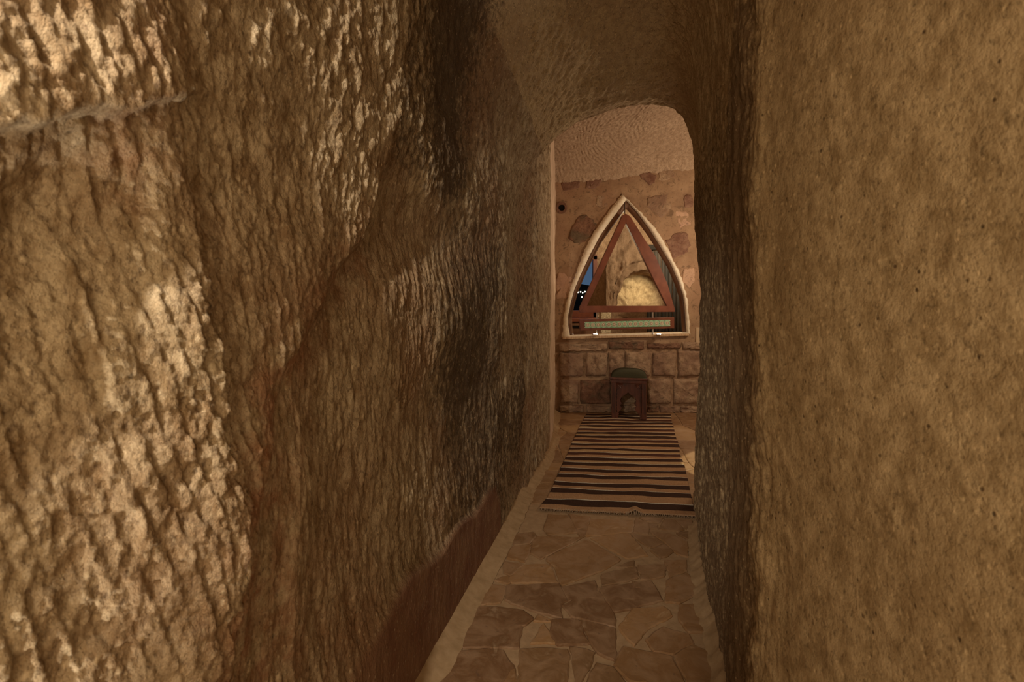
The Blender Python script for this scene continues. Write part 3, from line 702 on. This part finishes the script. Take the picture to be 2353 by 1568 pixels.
# ------------------------------------------------------------------ striped rug
nl, nf = uf(1243, 1174), uf(1347, 955); fr = uf(1541, 956); nr = uf(1599, 1192)
rug = empty('striped_rug', ((nl[0]+nr[0])/2, (nl[1]+nf[1])/2, 0)); RXo, RYo = rug.location.x, rug.location.y
nu, nv_ = 120, 320
a = np.linspace(0, 1, nu)[:, None]; b = np.linspace(0, 1, nv_)[None, :]
nl, nf, fr, nr = map(np.array, (nl, nf, fr, nr))
XY = (nl*(1-a[..., None])+nr*a[..., None])*(1-b[..., None])+(nf*(1-a[..., None])+fr*a[..., None])*b[..., None]
XY[..., 0] += .008*vn(a*0+a*.0+np.round(a), b*9, b*0)
Zr = .014+.004*fbm(XY[..., 0]*5, XY[..., 1]*9, a*0, 3)+.003*np.sin(XY[..., 1]*52)*(.5+.5*vn(XY[..., 0]*3, XY[..., 1]*3, a*0))
Zr += .02*np.exp(-((a-.61)/.03)**2)*np.exp(-(b/.04)**2)       # the little buckle in the near edge
G = np.stack([XY[..., 0]-RXo, XY[..., 1]-RYo, Zr], -1)
bb = np.broadcast_to(b, (nu, nv_)); ro = grid_obj('woven_cloth', G, [], {'along': bb, 'across': np.broadcast_to(a, (nu, nv_))}, parent=rug)
md = ro.modifiers.new('thickness', 'SOLIDIFY'); md.thickness = .006
t = NT('rug_stripes'); al = t.attr('along')
wob = t.math('MULTIPLY', t.math('SUBTRACT', t.noise(7, 3), .5), .006)
al = t.math('ADD', al, wob)
# stripe centres measured from the near edge, as fractions of the rug's length
cent = [2.684, 2.845, 2.96, 3.096, 3.21, 3.334, 3.446, 3.56, 3.675, 3.79, 3.90, 4.01, 4.125, 4.24, 4.355, 4.47, 4.58, 4.69, 4.79]
hw = [.042, .034, .030, .029, .028]+[.0315]*14
ya, yb_ = nl[1]*.5+nr[1]*.5, nf[1]
mask = None; lines = None
dist_nodes = []
stops = [(0.0, (.30, .13, .07))]
BR, TAN, ORG, CRM = (.042, .022, .015), (.44, .29, .145), (.39, .225, .115), (.66, .60, .48)
evs = []
for k, (c0, h0) in enumerate(zip(cent, hw)):
    f0, f1 = (c0-h0-ya)/(yb_-ya), (c0+h0-ya)/(yb_-ya); evs.append((f0, f1))
# build with two ramps (a ramp holds at most 32 stops)
def rampstripes(sub, lo_, hi_):
    st = []
    for k, (f0, f1) in sub:
        w_ = (hi_-lo_); bb1 = (.075, .032, .022) if k % 3 == 1 and k > 4 else BR
        st += [((f0-lo_)/w_, bb1), ((f1-lo_)/w_, CRM), ((f1+.0032-lo_)/w_, ORG if k % 2 == 0 or k < 4 else TAN)]
    return [(0.0, ORG)]+st
en = list(enumerate(evs)); cuts = [0, 6, 13, 19]; outc = None
for i in range(3):
    sub = en[cuts[i]:cuts[i+1]]; lo_ = max(0, sub[0][1][0]-.002) if i else 0.0; hi_ = (en[cuts[i+1]][1][0]-.002) if i < 2 else 1.0
    x = t.math('DIVIDE', t.math('SUBTRACT', al, lo_), hi_-lo_)
    rc = t.ramp(x, rampstripes(sub, lo_, hi_), 'CONSTANT')
    outc = rc if outc is None else t.mix(t.math('GREATER_THAN', al, lo_), outc, rc)
wv = t.noise(160, 3, .6, t.mapn((1, .25, 1))); c = t.mix(t.ramp(wv, [(.3, .35), (.7, 0.)]), outc, (.10, .05, .03)); t.col(c); t.rough(.95, .05); t.bump(wv, .4, .002)
ro.data.materials.append(t.m)
bm = bmesh.new(); r = random.Random(2)
M['yarn'] = simple('yarn', (.26, .17, .10), .95, .05, 40, (.42, .30, .2))
for i in range(100):
    f = i/99; p = nl*(1-f)+nr*f; x, y = p[0]-RXo, p[1]-RYo
    z = .014+(.02*math.exp(-((f-.61)/.03)**2))
    dx = r.uniform(-.008, .008); tube(bm, (x, y+.004, z), (x+dx, y-r.uniform(.010, .022), .010), .0022, 5, 0, .0012)
fo = obj('fringe', bm, M['yarn'], rug); tag(rug, 'flatwoven rug with dark brown and tan stripes leading to the stool', 'rug')

# ------------------------------------------------------------------ carved stool
YS = 4.60; s0 = 1111/YS
sx, _ = uw(1445, 968, YS); st_ = empty('carved_stool', (sx, YS, .018))
HWD, DEP = .168, .27; TOP = .375
def S2(u, v):                                           # zoom coordinates of the stool's front -> local x, z
    px = 1370+u/9.8; py = 830+v/9.8; x, z = uw(px, py, YS); return (x-sx, z-.018)
# front/back/side panels with the ogee cut-out
hole = [(520, 1215), (500, 1175), (575, 1095), (575, 1060), (540, 1015), (590, 970), (545, 930), (545, 870), (620, 790), (680, 745), (718, 712),
        (760, 755), (860, 815), (905, 900), (880, 960), (912, 1015), (868, 1055), (868, 1095), (950, 1190), (955, 1215)]
HL = [S2(*p) for p in hole]
def soften(L):                                        # corner cutting, keeps the two ends
    o_ = [L[0]]
    for a_, b_ in zip(L[:-1], L[1:]): o_ += [(a_[0]*.75+b_[0]*.25, a_[1]*.75+b_[1]*.25), (a_[0]*.25+b_[0]*.75, a_[1]*.25+b_[1]*.75)]
    return o_+[L[-1]]
lf, rt = soften(soften(HL[:11])), soften(soften(HL[10:])); IA = len(lf)-1; HL = lf+rt[1:]
def panel(y0, y1, axis='x'):
    bm = bmesh.new(); zb = HL[0][1]; topz = TOP-.02
    wl, wr = -.125, .125
    # left half and right half polygons around the hole
    ia = IA
    left = [(wl, topz), (wl, zb-.03), (HL[0][0]-.02, zb-.03)]+HL[:ia+1]+[(HL[ia][0], topz)]
    right = [(HL[ia][0], topz)]+HL[ia:]+[(HL[-1][0]+.02, zb-.03), (wr, zb-.03), (wr, topz)]
    for poly in (left, right):
        A = [bm.verts.new((x, y0, z)) for x, z in poly]; B = [bm.verts.new((x, y1, z)) for x, z in poly]
        bm.faces.new(A); bm.faces.new(B[::-1]); n = len(poly)
        for i in range(n): bm.faces.new((A[i], B[i], B[(i+1) % n], A[(i+1) % n]))
    bm.normal_update()
    bmesh.ops.triangulate(bm, faces=[f for f in bm.faces if len(f.verts) > 4], ngon_method='EAR_CLIP')
    bmesh.ops.remove_doubles(bm, verts=bm.verts, dist=1e-5)
    return bm
def rotz(bm, cx, cy):
    for v in bm.verts: v.co = Vector((cx+(v.co.y), cy+v.co.x, v.co.z))
pf = obj('carved_panel', panel(.012, .028), M['stoolwood'], st_)
for sgn in (-1, 1):                                   # carved fan corners and notched borders, shallow relief
    bm = bmesh.new(); cx, cz = sgn*.118, TOP-.032; box(bm, min(sgn*.121, sgn*.113), max(sgn*.121, sgn*.113), .0105, .013, .05, TOP-.03, 0)
    for k in range(6):
        a0 = math.radians(8+k*15); x1_, z1_ = cx-sgn*.066*math.cos(a0), cz-.060*math.sin(a0)
        tube(bm, (cx-sgn*.002*math.cos(a0), .012, cz-.002*math.sin(a0)), (x1_, .011, z1_), .0022, 6, 0, .0065)
    for k in range(18):
        z = .06+k*.0145; tube(bm, (sgn*.117, .011, z), (sgn*.110, .009, z+.004), .0035, 6, 1)
    obj('carving', bm, [M['stoolwood'], M['stooldark']], pf)
obj('carved_panel', panel(DEP-.028, DEP-.012), M['stoolwood'], st_)
for cx in (-.150, .134):
    bm = panel(0, .016); rotz(bm, cx, DEP/2); obj('side_panel', bm, M['stoolwood'], st_)
for lx in (-1, 1):
    for ly in (0, 1):
        bm = bmesh.new(); x0 = .118 if lx > 0 else -.162; x1_ = x0+.044; y0 = .0 if ly == 0 else DEP-.044
        box(bm, x0, x1_, y0, y0+.044, 0, TOP-.004, 0, .004)
        for gx in (.012, .022, .032): box(bm, x0+gx-.0015, x0+gx+.0015, y0-.0015 if ly == 0 else y0+.0435, y0+.001 if ly == 0 else y0+.0455, .05, TOP-.04, 1)
        ex = x0-.0 if lx > 0 else x1_
        prism(bm, [(ex, 0), (ex, .06), (ex-lx*.006, .035), (ex-lx*.022, 0)], y0+.004, y0+.03, 0)
        obj('leg', bm, [M['stoolwood'], M['stooldark']], st_)
bm = bmesh.new(); box(bm, -.165, .165, -.004, DEP+.004, TOP-.035, TOP-.006, 0, .003); obj('apron', bm, M['stoolwood'], st_)
bm = bmesh.new(); box(bm, -.182, .182, -.016, DEP+.016, TOP-.006, TOP+.018, 0, .006); obj('top', bm, M['stoolwood'], st_)
a = np.linspace(-1, 1, 40)[:, None]; b = np.linspace(-1, 1, 40)[None, :]
rr = np.clip((1-np.abs(a)**3.2)*(1-np.abs(b)**3.2), 0, 1)**.5
G = np.stack([a*.170+0*b, DEP/2+b*(DEP/2+.005)+0*a, TOP+.012+.078*rr], -1)
obj_c = grid_obj('cushion', G, M['cushion'], parent=st_)
st_.rotation_euler.z = -math.radians(13)
tag(st_, 'small dark carved wooden stool with a domed green cushion on the rug', 'stool')

# ------------------------------------------------------------------ wall socket
x0, zt = uw(1598, 753, YF); _, zb = uw(1598, 792, YF); sw = empty('wall_socket', (x0+.045, YF, (zt+zb)/2))
bm = bmesh.new(); box(bm, -.045, .045, -.018, .0, -(zt-zb)/2, (zt-zb)/2, 0, .004); obj('plate', bm, M['plate'], sw)
for s in (-1, 1):
    bm = bmesh.new(); cz = s*.041
    n = 20; A = [bm.verts.new((.004+.026*math.cos(2*PI*i/n), -.0185, cz+.026*math.sin(2*PI*i/n))) for i in range(n)]; B = [bm.verts.new((.004+.024*math.cos(2*PI*i/n), -.011, cz+.024*math.sin(2*PI*i/n))) for i in range(n)]
    bm.faces.new(B)
    for i in range(n): bm.faces.new((A[i], A[(i+1) % n], B[(i+1) % n], B[i]))
    for e in (-1, 1): tube(bm, (.004+e*.009, -.0112, cz), (.004+e*.009, -.0116, cz), .003, 8, 1)
    obj('outlet', bm, [M['plate'], M['black']], sw)
tag(sw, 'cream double wall socket beside the arch at the corridor edge', 'socket')
